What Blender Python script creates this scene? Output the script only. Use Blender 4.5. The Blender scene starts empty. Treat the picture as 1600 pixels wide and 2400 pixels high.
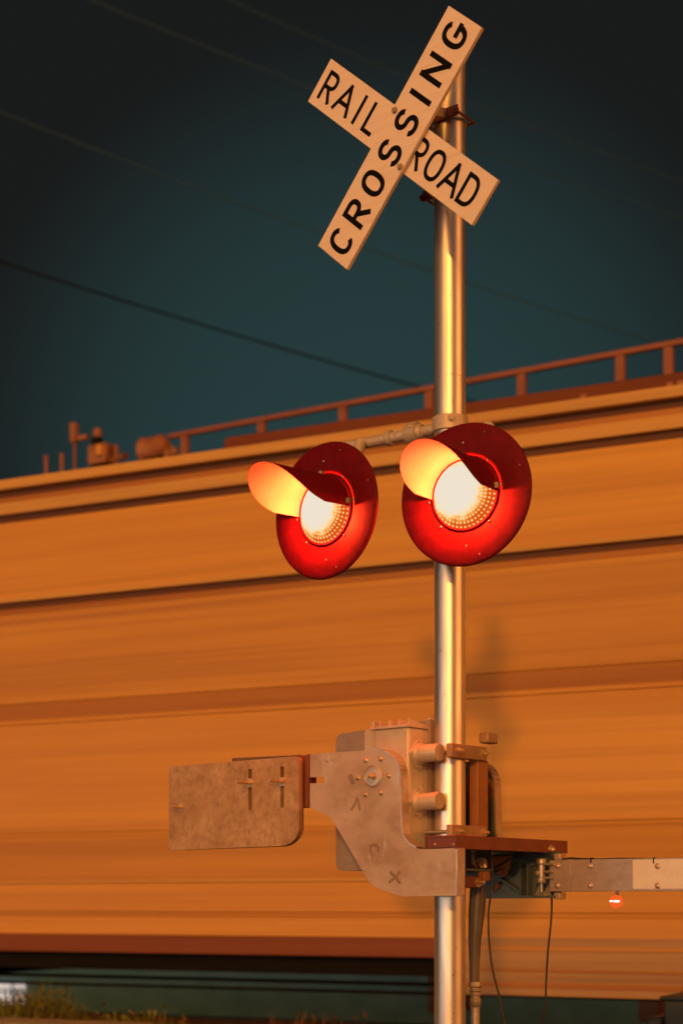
import bpy, math, random
from mathutils import Vector, Matrix
from mathutils.geometry import tessellate_polygon
random.seed(7)
R = math.radians
scene = bpy.context.scene
col = scene.collection

# ------------------------------------------------------------------ survey
# eye point, focal length (in units of the 1600 x 2400 plate) and eye height
F = 3822.0; D = 7.0; CX = -0.4648; EH = 1.15; HZ = 2115.0
def ray(px, py): return Vector(((px-800)/F, 1.0, (HZ-py)/F))
EYE = Vector((CX, -D, EH))
def at(px, py, Y):
    "point seen at (px,py) on the upright plane Y"
    return EYE + ray(px, py)*(Y+D)
def on_w(px, py, a, w):
    "local point on the upright plane whose normal is yawed by a degrees, at distance w before the mast"
    n = Vector((-math.sin(R(a)), -math.cos(R(a)), 0)); t = Vector((math.cos(R(a)), -math.sin(R(a)), 0))
    r = ray(px, py); d = (w - n.dot(EYE))/n.dot(r); P = EYE + r*d
    return Vector((P.dot(t), -w, P.z))
def on_x(px, py, a, x):
    n = Vector((-math.sin(R(a)), -math.cos(R(a)), 0)); t = Vector((math.cos(R(a)), -math.sin(R(a)), 0))
    r = ray(px, py); d = (x - t.dot(EYE))/t.dot(r); P = EYE + r*d
    return Vector((x, -P.dot(n), P.z))

# ------------------------------------------------------------------ materials
def mat(name, base, rough=.5, metal=0., base2=None, scale=(8,8,8), lo=.35, hi=.65, detail=6, bump=0., bscale=None,
        rvar=0., spec=.5, base3=None, scale3=(30,30,30), lo3=.55, hi3=.7, coat=0.):
    m = bpy.data.materials.new(name); m.use_nodes = True
    nt = m.node_tree; N = nt.nodes; L = nt.links
    b = N['Principled BSDF']
    b.inputs['Roughness'].default_value = rough; b.inputs['Metallic'].default_value = metal
    b.inputs['Specular IOR Level'].default_value = spec
    if coat: b.inputs['Coat Weight'].default_value = coat
    b.inputs['Base Color'].default_value = (*base, 1)
    tc = N.new('ShaderNodeTexCoord')
    def noise(sc, det):
        mp = N.new('ShaderNodeMapping'); mp.inputs['Scale'].default_value = sc
        L.new(tc.outputs['Object'], mp.inputs['Vector'])
        n = N.new('ShaderNodeTexNoise'); n.inputs['Scale'].default_value = 1; n.inputs['Detail'].default_value = det
        n.inputs['Roughness'].default_value = .6 if det < 12 else .74
        L.new(mp.outputs['Vector'], n.inputs['Vector']); return n.outputs['Fac']
    def rng(s, a, c, o0=0., o1=1.):
        r = N.new('ShaderNodeMapRange'); r.inputs['From Min'].default_value = a; r.inputs['From Max'].default_value = c
        r.inputs['To Min'].default_value = o0; r.inputs['To Max'].default_value = o1
        L.new(s, r.inputs['Value']); return r.outputs['Result']
    if base2:
        f = noise(scale, detail)
        mx = N.new('ShaderNodeMix'); mx.data_type = 'RGBA'
        mx.inputs['A'].default_value = (*base, 1); mx.inputs['B'].default_value = (*base2, 1)
        L.new(rng(f, lo, hi), mx.inputs['Factor']); out = mx.outputs['Result']
        if base3:
            g = noise(scale3, 5)
            m3 = N.new('ShaderNodeMix'); m3.data_type = 'RGBA'
            L.new(out, m3.inputs['A']); m3.inputs['B'].default_value = (*base3, 1)
            L.new(rng(g, lo3, hi3), m3.inputs['Factor']); out = m3.outputs['Result']
        L.new(out, b.inputs['Base Color'])
        if rvar:
            L.new(rng(f, .3, .7, rough-rvar, rough+rvar), b.inputs['Roughness'])
    if bump:
        n2 = noise(bscale or scale, 8)
        bp = N.new('ShaderNodeBump'); bp.inputs['Strength'].default_value = bump; bp.inputs['Distance'].default_value = .01
        L.new(n2, bp.inputs['Height']); L.new(bp.outputs['Normal'], b.inputs['Normal'])
    return m
M = {}
M['galv'] = mat('galvanised_tube', (.80,.77,.72), .36, .86, (.62,.60,.56), (18,18,3), .38, .66, rvar=.06, bump=.05, bscale=(30,30,6),
                base3=(.34,.28,.22), scale3=(55,55,20), lo3=.655, hi3=.74)
M['galv_dull'] = mat('dull_galvanised_steel', (.52,.50,.46), .45, .75, (.40,.36,.31), (22,22,22), .35, .7, bump=.1)
M['alu'] = mat('cast_aluminium', (.60,.52,.41), .5, .25, (.50,.41,.31), (9,9,9), .35, .7, bump=.12, bscale=(60,60,60),
               base3=(.36,.29,.22), scale3=(26,26,18), lo3=.64, hi3=.74)
M['alu_dark'] = mat('shaded_cover_metal', (.34,.28,.23), .5, .2, (.27,.21,.17), (9,9,9), bump=.1, bscale=(50,50,50))  # darker housing metal, the rear cover's shade put into the colour
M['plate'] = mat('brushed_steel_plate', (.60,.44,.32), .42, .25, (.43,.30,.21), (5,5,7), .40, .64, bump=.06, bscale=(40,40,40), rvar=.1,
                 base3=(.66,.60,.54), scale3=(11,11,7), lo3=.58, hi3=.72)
M['edge'] = mat('clean_cut_edge', (.66,.56,.48), .35, .6, (.55,.42,.35), (20,20,20))
M['weight'] = mat('rusty_cast_weight', (.58,.395,.235), .6, .1, (.33,.205,.115), (6,6,8), .34, .68, detail=15, bump=.25, bscale=(35,35,35), rvar=.12,
                  base3=(.24,.14,.075), scale3=(48,48,34), lo3=.50, hi3=.80)
M['weight_edge'] = mat('rusty_weight_back', (.20,.13,.085), .7, .2, (.12,.07,.045), (30,30,30))
M['red_brown'] = mat('red_brown_paint_and_glow', (.23,.070,.043), .5, .1, (.18,.052,.033), (9,9,9), bump=.05)  # on the crossbar, red lamp glow and dimness put into the colour
M['brass'] = mat('plated_bolt', (.70,.55,.34), .3, .6, (.5,.36,.2), (60,60,60))
M['steel_bolt'] = mat('steel_bolt', (.62,.57,.5), .3, .6, (.3,.24,.2), (60,60,60))
M['dark_slot'] = mat('dark_slot', (.05,.03,.02), .8)
M['smudge'] = mat('old_paint_smudge', (.25,.17,.13), .6, .2, (.33,.23,.18), (50,50,50))
M['sign'] = mat('white_sign_sheet', (.80,.70,.60), .45, 0, (.755,.65,.55), (7,7,40), .35, .65, spec=.4,
                base3=(.70,.58,.46), scale3=(4,4,60), lo3=.55, hi3=.8)
M['sign_edge'] = mat('sign_board_edge', (.45,.30,.22), .6)
M['black'] = mat('black_lettering', (.004,.004,.004), .6, spec=.1)
M['disc'] = mat('red_glow_target', (.145,.003,.009), .6, 0, (.110,.0025,.007), (22,22,22), .4, .62, detail=10, bump=.06, bscale=(40,40,40), spec=.12)  # black disc, with the red lamp glow put into its colour
M['hood'] = mat('red_glow_hood', (.15,.004,.009), .6, 0, (.125,.0035,.008), (18,18,18), spec=.12)  # outer hood reddened like the disc, glow put into the colour
M['hood_in'] = mat('hood_glow_lining', (.58,.31,.20), .6, 0, (.50,.26,.16), (12,12,12), spec=.2)  # light colour added inside the hood to carry the lamp's glare
M['arm_white'] = mat('white_reflective_sheet', (.78,.74,.68), .4, 0, (.72,.67,.6), (20,20,20))
M['arm_red'] = mat('red_reflective_sheet', (.5,.03,.02), .4)
M['arm_alu'] = mat('bare_arm_aluminium', (.50,.42,.37), .42, .45, (.40,.32,.28), (16,16,30), .35, .7, rvar=.08)
M['bracket'] = mat('bracket_shade_tone', (.11,.15,.16), .45, .2, (.07,.10,.11), (14,14,14))  # teal shadow tone put into the bracket colour
M['clamp'] = mat('clamp_casting', (.42,.27,.16), .5, .2, (.34,.21,.12), (12,12,12), bump=.08, bscale=(50,50,50))
M['rubber'] = mat('black_cable_sheath', (.022,.022,.022), .45)
M['conduit'] = mat('conduit_grey', (.17,.16,.15), .4, .2, (.12,.11,.105), (20,20,5))
M['concrete'] = mat('concrete', (.36,.34,.31), .85, 0, (.26,.24,.22), (4,4,4), bump=.3, bscale=(40,40,40))
M['asphalt'] = mat('asphalt', (.055,.053,.05), .85, 0, (.035,.034,.033), (3,3,3), bump=.5, bscale=(90,90,90))
M['dirt'] = mat('dirt_ground', (.13,.10,.07), .95, 0, (.07,.06,.045), (1.2,1.2,1.2), bump=.6, bscale=(25,25,25))
M['ballast'] = mat('ballast', (.20,.17,.145), .9, 0, (.09,.08,.07), (22,22,22), bump=1., bscale=(30,30,30))
M['rail'] = mat('rail_steel', (.22,.15,.11), .45, .6, (.14,.085,.06), (10,10,10))
# wagon paint: yellow, with long grime and wash marks running the length of the body
M['yellow'] = mat('wagon_yellow', (.63,.335,.050), .42, 0, (.51,.245,.034), (.10,2.2,3.2), .34, .66, detail=7, spec=.3,
                  base3=(.43,.205,.035), scale3=(.16,2.4,13), lo3=.46, hi3=.80)
M['yellow_wash'] = mat('wagon_yellow_faded', (.60,.36,.095), .45, 0, (.50,.28,.065), (.09,2,4.4), .36, .64, spec=.3,
                  base3=(.38,.21,.06), scale3=(.14,2.4,16), lo3=.48, hi3=.78)
M['ochre'] = mat('wagon_ochre', (.55,.285,.042), .45, 0, (.43,.205,.032), (.10,2,3.5), .36, .64, spec=.3,
                  base3=(.33,.14,.025), scale3=(.15,2.4,14), lo3=.50, hi3=.80)
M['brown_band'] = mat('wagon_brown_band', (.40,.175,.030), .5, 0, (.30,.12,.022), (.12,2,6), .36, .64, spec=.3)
M['dark_band'] = mat('wagon_recess_shade', (.12,.043,.014), .55, 0, (.08,.028,.011), (.12,2,8), spec=.3)  # dark colour stands in for shade in the recesses below ledges
M['sill'] = mat('wagon_sill_red_brown', (.21,.06,.016), .55, 0, (.15,.042,.013), (.12,2,8), spec=.3)
M['tan'] = mat('wagon_tan_skirt', (.44,.28,.125), .5, 0, (.32,.19,.085), (.12,2,5), .36, .64, spec=.3,
                  base3=(.24,.13,.06), scale3=(.16,2.4,15), lo3=.52, hi3=.74)
M['roof_red'] = mat('roof_red_brown', (.16,.042,.014), .6, 0, (.11,.03,.012), (.2,3,3), spec=.3)
M['under'] = mat('underframe_black', (.007,.007,.007), .8, 0, (.011,.010,.009), (2,9,9), spec=.08)
M['catwalk'] = mat('catwalk_red_paint', (.26,.085,.03), .55, 0, (.2,.06,.025), (3,3,3))
M['gear'] = mat('gear_orange_brown', (.36,.15,.05), .55, 0, (.20,.075,.03), (3,3,3))
M['wire'] = mat('bare_wire', (.012,.060,.082), .5)
M['wire_dark'] = mat('insulated_wire', (.004,.004,.004), .7, spec=.1)
M['cabinet'] = mat('cabinet_blue_grey', (.020,.040,.052), .6, 0, (.015,.03,.04), (5,5,5))
M['wall_dark'] = mat('far_wall', (.085,.25,.37), .9, 0, (.06,.19,.29), (2,2,2))
M['weed'] = mat('weed_leaf', (.13,.17,.022), .6, 0, (.17,.17,.04), (9,9,9))
M['weed_red'] = mat('dry_weed', (.20,.085,.03), .7, 0, (.14,.06,.02), (9,9,9))

def emis(name, color, strength):
    m = bpy.data.materials.new(name); m.use_nodes = True; nt = m.node_tree
    nt.nodes.clear(); e = nt.nodes.new('ShaderNodeEmission'); o = nt.nodes.new('ShaderNodeOutputMaterial')
    e.inputs['Color'].default_value = (*color, 1); e.inputs['Strength'].default_value = strength
    nt.links.new(e.outputs[0], o.inputs['Surface']); return m
M['window_glow'] = emis('lit_window', (.75,.62,.55), .9)
M['led_white'] = emis('lamp_tube', (1,.85,.72), 1.3)
M['led_red'] = emis('lit_red_glass', (1,.13,.02), .9)

def lens_material():
    "lit red roundel: prisms moulded in rings and spokes, brightest towards the bulb"
    m = bpy.data.materials.new('lit_red_roundel'); m.use_nodes = True; nt = m.node_tree; N = nt.nodes; L = nt.links
    N.clear(); o = N.new('ShaderNodeOutputMaterial'); e = N.new('ShaderNodeEmission')
    tc = N.new('ShaderNodeTexCoord'); sp = N.new('ShaderNodeSeparateXYZ'); L.new(tc.outputs['Object'], sp.inputs[0])
    def math_(op, a, b=None, c=None):
        n = N.new('ShaderNodeMath'); n.operation = op
        for i, v in enumerate((a, b, c)):
            if v is None: continue
            if isinstance(v, (int, float)): n.inputs[i].default_value = v
            else: L.new(v, n.inputs[i])
        return n.outputs[0]
    x, z = sp.outputs['X'], sp.outputs['Z']
    r = math_('SQRT', math_('ADD', math_('MULTIPLY', x, x), math_('MULTIPLY', z, z)))
    xo, zo = math_('ADD', x, .030), math_('SUBTRACT', z, .022)
    ro = math_('SQRT', math_('ADD', math_('MULTIPLY', xo, xo), math_('MULTIPLY', zo, zo)))
    nz = N.new('ShaderNodeTexNoise'); nz.inputs['Scale'].default_value = 34; nz.inputs['Detail'].default_value = 3; L.new(tc.outputs['Object'], nz.inputs['Vector'])
    ang = math_('ARCTAN2', z, x)
    spoke = math_('SINE', math_('MULTIPLY', ang, 44.0))
    ring = math_('SINE', math_('MULTIPLY', r, 2*math.pi/0.0165))
    pat = math_('MULTIPLY', math_('ADD', spoke, 1.0), math_('ADD', ring, 1.0))      # 0..4
    edge = N.new('ShaderNodeMapRange'); edge.interpolation_type = 'SMOOTHSTEP'
    edge.inputs['From Min'].default_value = .085; edge.inputs['From Max'].default_value = .175
    L.new(math_('ADD', ro, math_('MULTIPLY', math_('SUBTRACT', nz.outputs['Fac'], .5), .05)), edge.inputs['Value'])
    dimple = math_('ADD', math_('MULTIPLY', edge.outputs[0], math_('SUBTRACT', 1.35, math_('MULTIPLY', pat, .33))), math_('MULTIPLY', math_('ADD', pat, math_('MULTIPLY', nz.outputs['Fac'], 2.)), .028))
    mx = N.new('ShaderNodeValToRGB'); L.new(dimple, mx.inputs['Fac'])
    cr = mx.color_ramp.elements; cr[0].position = .04; cr[0].color = (.86,.77,.64,1); cr[1].position = .95; cr[1].color = (.72,.09,.008,1)
    for pos, c in ((.28,(1.,.72,.36,1)),(.52,(1.,.42,.07,1))):
        k_ = cr.new(pos); k_.color = c
    L.new(mx.outputs['Color'], e.inputs['Color']); e.inputs['Strength'].default_value = 1.0
    L.new(e.outputs[0], o.inputs['Surface']); return m
LAMP_W = 27.0
M['lens'] = lens_material()

# ------------------------------------------------------------------ mesh builder
def frame(axis):
    a = axis.normalized(); h = Vector((0,0,1)) if abs(a.z) < .9 else Vector((1,0,0))
    u = h.cross(a).normalized(); v = a.cross(u); return u, v, a
class MB:
    def __init__(s): s.v = []; s.f = []; s.sm = []
    def add(s, vs, fs, smooth=False):
        o = len(s.v); s.v += [Vector(p) for p in vs]
        for f in fs: s.f.append([i+o for i in f]); s.sm.append(smooth)
        return s
    def box(s, lo, hi):
        x0,y0,z0 = lo; x1,y1,z1 = hi
        if x0>x1: x0,x1=x1,x0
        if y0>y1: y0,y1=y1,y0
        if z0>z1: z0,z1=z1,z0
        vs = [(x0,y0,z0),(x1,y0,z0),(x1,y1,z0),(x0,y1,z0),(x0,y0,z1),(x1,y0,z1),(x1,y1,z1),(x0,y1,z1)]
        return s.add(vs, [(0,3,2,1),(4,5,6,7),(0,1,5,4),(1,2,6,5),(2,3,7,6),(3,0,4,7)])
    def prism(s, outer, off, holes=()):
        "flat outline (3D points) with holes, thickened by vector off"
        off = Vector(off); loops = [list(map(Vector, outer))] + [list(map(Vector, h)) for h in holes]
        flat = [p for l in loops for p in l]; n = len(flat)
        tris = tessellate_polygon(loops)
        s.add(flat + [p+off for p in flat], [t for t in tris] + [(c+n,b+n,a+n) for a,b,c in tris])
        base = len(s.v) - 2*n; k = 0
        for l in loops:
            m = len(l)
            for i in range(m):
                j = (i+1) % m
                s.f.append([base+k+i, base+k+j, base+n+k+j, base+n+k+i]); s.sm.append(False)
            k += m
        return s
    def tube(s, pts, r, seg=12, closed=False, caps=True):
        pts = [Vector(p) for p in pts]; n = len(pts); vs = []; fs = []
        u = None
        for i, p in enumerate(pts):
            a = (pts[(i+1) % n] - pts[i-1]) if closed else (pts[min(i+1,n-1)] - pts[max(i-1,0)])
            a.normalize()
            if u is None: u = frame(a)[0]
            u = (u - a*u.dot(a)).normalized(); v = a.cross(u)
            rr = r[i] if isinstance(r, (list, tuple)) else r
            for k in range(seg):
                th = 2*math.pi*k/seg; vs.append(p + (u*math.cos(th) + v*math.sin(th))*rr)
        for i in range(n if closed else n-1):
            j = (i+1) % n
            for k in range(seg):
                l = (k+1) % seg; fs.append((i*seg+k, i*seg+l, j*seg+l, j*seg+k))
        s.add(vs, fs, True)
        if caps and not closed:
            b = len(s.v) - len(vs)
            s.f.append([b+k for k in range(seg)][::-1]); s.sm.append(False)
            s.f.append([b+(n-1)*seg+k for k in range(seg)]); s.sm.append(False)
        return s
    def cyl(s, a, b, r, seg=20): return s.tube([a, b], r, seg)
    def lathe(s, o, axis, prof, seg=32, smooth=True):
        "prof: list of (radius, distance along axis)"
        o = Vector(o); u, v, a = frame(Vector(axis)); vs = []; fs = []
        for r_, h in prof:
            for k in range(seg):
                th = 2*math.pi*k/seg; vs.append(o + a*h + (u*math.cos(th)+v*math.sin(th))*max(r_, 1e-5))
        for i in range(len(prof)-1):
            for k in range(seg):
                l = (k+1) % seg; fs.append((i*seg+k, i*seg+l, (i+1)*seg+l, (i+1)*seg+k))
        return s.add(vs, fs, smooth)
    def bolt(s, p, axis, r, h=None, hexa=True, stud=0.):
        p = Vector(p); u, v, a = frame(Vector(axis)); h = h or r*.9
        s.cyl(p, p + a*h*.25, r*1.35, 20)
        s.tube([p + a*h*.25, p + a*h], r, 6 if hexa else 16)
        for i in range(-14, 0): s.sm[i] = s.sm[i] and not hexa
        if stud: s.cyl(p + a*h, p + a*(h+stud), r*.52, 12)
        return s
    def dome(s, p, axis, r, k=.6, seg=18):
        return s.lathe(p, axis, [(r*math.cos(t), r*k*math.sin(t)) for t in [i*math.pi/12 for i in range(7)]], seg)
    def build(s, name, material, parent=None, bevel=0., segs=2, auto=True):
        me = bpy.data.meshes.new(name); me.from_pydata([tuple(p) for p in s.v], [], s.f)
        me.polygons.foreach_set('use_smooth', s.sm); me.update()
        import bmesh
        bm = bmesh.new(); bm.from_mesh(me); bmesh.ops.remove_doubles(bm, verts=bm.verts, dist=1e-6)
        bmesh.ops.recalc_face_normals(bm, faces=bm.faces); bm.to_mesh(me); bm.free()
        me.set_sharp_from_angle(angle=R(38))
        me.materials.append(material)
        o = bpy.data.objects.new(name, me); col.objects.link(o)
        if parent is not None: o.parent = parent
        if bevel:
            b = o.modifiers.new('edge', 'BEVEL'); b.width = bevel; b.segments = segs; b.limit_method = 'ANGLE'; b.angle_limit = R(40)
            b.harden_normals = False
        return o
def root(name, loc, rz=0.):
    o = bpy.data.objects.new(name, None); col.objects.link(o); o.location = loc; o.rotation_euler = (0,0,rz)
    o.empty_display_size = .1; return o
def tag(o, label=None, cat=None, group=None, kind=None):
    if label: o['label'] = label
    if cat: o['category'] = cat
    if group: o['group'] = group
    if kind: o['kind'] = kind
    return o
def arc2(cx, cy, rx, ry, a0, a1, n=14):
    return [(cx + rx*math.cos(R(a0+(a1-a0)*i/n)), cy + ry*math.sin(R(a0+(a1-a0)*i/n))) for i in range(n+1)]
def round_px(pts):
    "list of (x,y[,radius]) -> outline with rounded corners"
    out = []; n = len(pts)
    for i, p in enumerate(pts):
        r_ = p[2] if len(p) > 2 else 0
        P = Vector(p[:2])
        if not r_: out.append(tuple(P)); continue
        A = Vector(pts[i-1][:2]); B = Vector(pts[(i+1) % n][:2])
        da = (A-P).normalized(); db = (B-P).normalized(); ang = da.angle(db); k = r_/math.tan(ang/2)
        p0 = P+da*k; p1 = P+db*k; c = P + (da+db).normalized()*(r_/math.sin(ang/2))
        a0 = math.atan2(p0.y-c.y, p0.x-c.x); a1 = math.atan2(p1.y-c.y, p1.x-c.x); d = (a1-a0+math.pi) % (2*math.pi) - math.pi
        for q in range(9):
            t = a0 + d*q/8; out.append((c.x+r_*math.cos(t), c.y+r_*math.sin(t)))
    return out

# ================================================================== signal mast
mast = tag(root('signal_mast', (0,0,0)), 'tall round galvanised pole carrying the crossbuck, red lights and gate gear', 'pole')
pr = .0673
MB().lathe((0,0,0), (0,0,1), [(0,.25),(pr,.25),(pr,.255),(pr,3.392),(pr,3.396),(pr-.0003,3.397),(pr-.0003,3.3985),(pr,3.3995),(pr,3.4035),(pr,4.755),(pr,4.765),(pr-.004,4.772),(0,4.778)], 64).build('pole', M['galv'], mast)
b = MB(); b.lathe((0,0,.1), (0,0,1), [(0,0),(.2,0),(.2,.03),(.14,.05),(.10,.16),(.085,.30),(0,.30)], 32)
b.build('base_casting', M['galv_dull'], mast)
MB().box((-.32,-.32,-.1),(.32,.32,.1)).build('foundation', M['concrete'], mast, .01)

# crossarm that carries the two lamps
ARM_Z = 3.195
dirA = Vector((-.81,.586,0)).normalized(); nA = Vector((-.586,-.81,0)).normalized()
p_end = Vector((0,0,ARM_Z)) + dirA*.60
b = MB()
b.tube([Vector((0,0,ARM_Z))+dirA*.06, Vector((0,0,ARM_Z))+dirA*.30, p_end], .0235, 18)
b.lathe(Vector((0,0,ARM_Z))+dirA*.30, dirA, [(0,-.005),(.028,-.004),(.034,0),(.034,.02),(.028,.024),(.026,.03)], 20)
b.build('crossarm', M['alu'], mast)
b = MB(); q = Vector((0,0,ARM_Z))+dirA*.185
b.lathe(q, dirA, [(0,-.05),(.030,-.048),(.036,-.04),(.036,-.028),(.047,-.024),(.049,.02),(.044,.030),(.032,.034),(.030,.05),(0,.05)], 10, False)
b.bolt(q+Vector((-.02,-.042,.018)), (-.3,-1,.2), .006)
b.build('crossarm_coupling', M['alu'], mast, .004)
b = MB(); b.lathe((0,0,ARM_Z-.075), (0,0,1), [(pr+.001,.045),(pr+.010,.047),(pr+.010,.108),(pr+.001,.11)], 40)
b.bolt((.0,-pr-.010,ARM_Z+.012),(.2,-1,0),.012)
b.build('crossarm_clamp', M['alu'], mast, .004)

# ================================================================== crossbuck sign
SA = 37.5
sign = tag(root('crossbuck_sign', (0,0,0), R(-SA)), 'white X-shaped RAILROAD CROSSING sign bolted near the top of the pole', 'sign')
def plank_pts(cs, w): return [on_w(x, y, SA, w) for x, y in cs]
CROSS = [(745,576),(812,632),(1128,64),(1051,13)]     # bottom-left, bottom-right, top-right, top-left
RAILR = [(775,137),(721,237),(1105,528),(1166,421)]   # left-top, left-bottom, right-bottom, right-top
WC, WR, TH = .345, .321, .018
def plank(cs, w):
    o = MB().prism(plank_pts(cs, w), (0,TH,0)).build('board', M['sign'], sign, .0015, 1)
    return o
bc = plank(CROSS, WC); brl = plank(RAILR, WR)
def inset(cs, k):
    c = Vector((sum(p[0] for p in cs)/4, sum(p[1] for p in cs)/4)); return [tuple(c + (Vector(p)-c)*k) for p in cs]
for bo, cs, w in ((bc, CROSS, WC), (brl, RAILR, WR)):
    MB().prism(plank_pts(inset(cs, .995), w-TH-.0005), (0,.004,0)).build('backing', M['sign_edge'], bo)

LET = {}
def ell(cx, cy, rx, ry, a0, a1, n=22, p=2.35):
    out = []
    for i in range(n+1):
        t = R(a0+(a1-a0)*i/n); c, s = math.cos(t), math.sin(t)
        out.append((cx + rx*math.copysign(abs(c)**(2/p), c), cy + ry*math.copysign(abs(s)**(2/p), s)))
    return out
LET['R'] = [[(0,0),(0,1)], [(0,1),(.5,1)]+ell(.5,.735,.5,.265,85,-85)+[(.5,.47),(0,.47)], [(.45,.47),(1,0)]]
LET['A'] = [[(0,0),(.5,1)], [(.5,1),(1,0)], [(.17,.32),(.83,.32)]]
LET['I'] = [[(.5,0),(.5,1)]]
LET['L'] = [[(0,1),(0,0)], [(0,0),(1,0)]]
LET['O'] = [ell(.5,.5,.5,.5,0,360,40)]
LET['D'] = [[(0,0),(0,1)], [(0,1),(.4,1)]+ell(.4,.5,.6,.5,88,-88)+[(.4,0),(0,0)]]
LET['C'] = [ell(.5,.5,.5,.5,38,322,34)]
LET['S'] = [ell(.5,.75,.48,.25,12,262,26,2.1)+ell(.5,.25,.5,.25,88,-168,26,2.1)]
LET['N'] = [[(0,0),(0,1)], [(0,1),(1,0)], [(1,0),(1,1)]]
LET['G'] = [ell(.5,.5,.5,.5,40,318,34)+[(.955,.25),(.985,.44)], [(1.05,.44),(.56,.44)]]
def ribbon(pts, t):
    pts = [Vector(p) for p in pts]; n = len(pts); closed = (pts[0]-pts[-1]).length < 1e-6
    if closed: pts = pts[:-1]; n -= 1
    L_, R_ = [], []
    for i in range(n):
        if closed: a = pts[i]-pts[i-1]; c = pts[(i+1) % n]-pts[i]
        else:
            a = pts[i]-pts[i-1] if i else pts[1]-pts[0]; c = pts[i+1]-pts[i] if i < n-1 else pts[-1]-pts[-2]
        a = a.normalized(); c = c.normalized(); m = Vector((-a.y-c.y, a.x+c.x))
        m = m.normalized() if m.length > 1e-5 else Vector((-a.y, a.x))
        k = t/2/max(.45, m.dot(Vector((-a.y, a.x)))); L_.append(pts[i]+m*k); R_.append(pts[i]-m*k)
    quads = []
    for i in range(n if closed else n-1):
        j = (i+1) % n; quads.append((L_[i], L_[j], R_[j], R_[i]))
    return quads
def letters(cs_base0, cs_base1, cs_top0, cs_top1, items, w, hfrac, t, board):
    "baseline edge from base0 to base1, opposite edge top0 to top1 (all pixels); items: (char, centre along, width along)"
    P = [on_w(x, y, SA, w) for x, y in (cs_base0, cs_base1, cs_top0, cs_top1)]
    B0, B1, T0, T1 = P
    ax = ((B1+T1)-(B0+T0))/2; length = ax.length; up = ((T0+T1)-(B0+B1))/2; width = up.length
    m = MB(); lift = 0
    for ch, c, wd in items:
        wm = wd*length; hm = hfrac*width; x0 = c*length - wm/2; y0 = width*(1-hfrac)/2
        for st in LET[ch]:
            lift += 1
            pts = [(x0 + t/2 + p[0]*(wm-t), y0 + t/2 + p[1]*(hm-t)) for p in st]
            ends = (ch in 'AN')
            if len(st) == 2:   # straight strokes run out to the letter's edge
                d = (Vector(pts[1])-Vector(pts[0])).normalized()*t*.5
                pts = [tuple(Vector(pts[0])-d*(1. if ch not in 'A' else .9)), tuple(Vector(pts[1])+d)]
                if ch == 'R' and st[1] == (1,0): pts = [tuple(Vector(pts[0])+d), pts[1]]
                if ch == 'N' and st == [(0,1),(1,0)]: pts = [tuple(Vector(pts[0])+d), tuple(Vector(pts[1])-d)]
                if ch == 'A' and st[0][1] == .32: pts = [tuple(Vector(pts[0])+d), tuple(Vector(pts[1])-d)]
                if ch == 'G': pts = [tuple(Vector(pts[0])), tuple(Vector(pts[1]))]
            for qd in ribbon(pts, t):
                vs = []
                for p in qd:
                    a, e = p.x/length, p.y/width
                    vs.append((B0*(1-a)+B1*a)*(1-e) + (T0*(1-a)+T1*a)*e + Vector((0, -.0006-.00003*lift, 0)))
                m.add(vs, [(0,1,2,3)])
    return m.build('lettering', M['black'], board)
letters((812,632),(1128,64),(745,576),(1051,13),
        [('C',.072,.088),('R',.194,.086),('O',.321,.090),('S',.449,.082),('S',.574,.082),('I',.678,.02),('N',.790,.098),('G',.925,.092)], WC, .635, .0225, bc)
letters((721,237),(1105,528),(775,137),(1166,421),
        [('R',.066,.070),('A',.170,.096),('I',.258,.02),('L',.338,.060),('R',.616,.072),('O',.715,.084),('A',.815,.096),('D',.912,.078)], WR, .655, .0175, brl)
for px, py in ((925.5,259),(938,391.5)):
    b = MB(); b.bolt(on_w(px, py, SA, WC), (0,-1,0), .0105, .012); b.build('bolt', M['brass'], sign)
# brackets between the boards and the pole: two bands with arms
for z, zs in ((4.497,4.44),(4.175,4.215)):
    b = MB()
    b.lathe((0,0,z-.016), (0,0,1), [(pr+.0005,0),(pr+.005,.001),(pr+.005,.031),(pr+.0005,.032)], 40)
    b.build('pole_band', M['galv_dull'], sign)
    b = MB(); b.box((-.088,-.082,z-.022),(.092,-.074,z+.022))
    for x in (-.085,.089): b.cyl((x,.055,z-.006),(x,-.085,z-.006),.0055,10); b.bolt((x-.002,-.082,z-.006),(0,-1,0),.011)
    b.cyl((-.085,.055,z-.006),(.089,.055,z-.006),.0055,10)
    bk_ = b.build('bracket', M['red_brown'], sign, .001, 1)
    for x in (-.035,.030):
        b = MB(); b.prism([(x,-.0825,z-.02),(x,-.0825,z+.02),(x,-.300,zs+.018),(x,-.300,zs-.018)],(.006,0,0)); b.build('stand_off', M['alu'], bk_)
    b = MB(); b.box((-.05,-.3025,zs-.02),(.045,-.2985,zs+.02)); b.build('mounting_pad', M['alu'], bk_)

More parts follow.
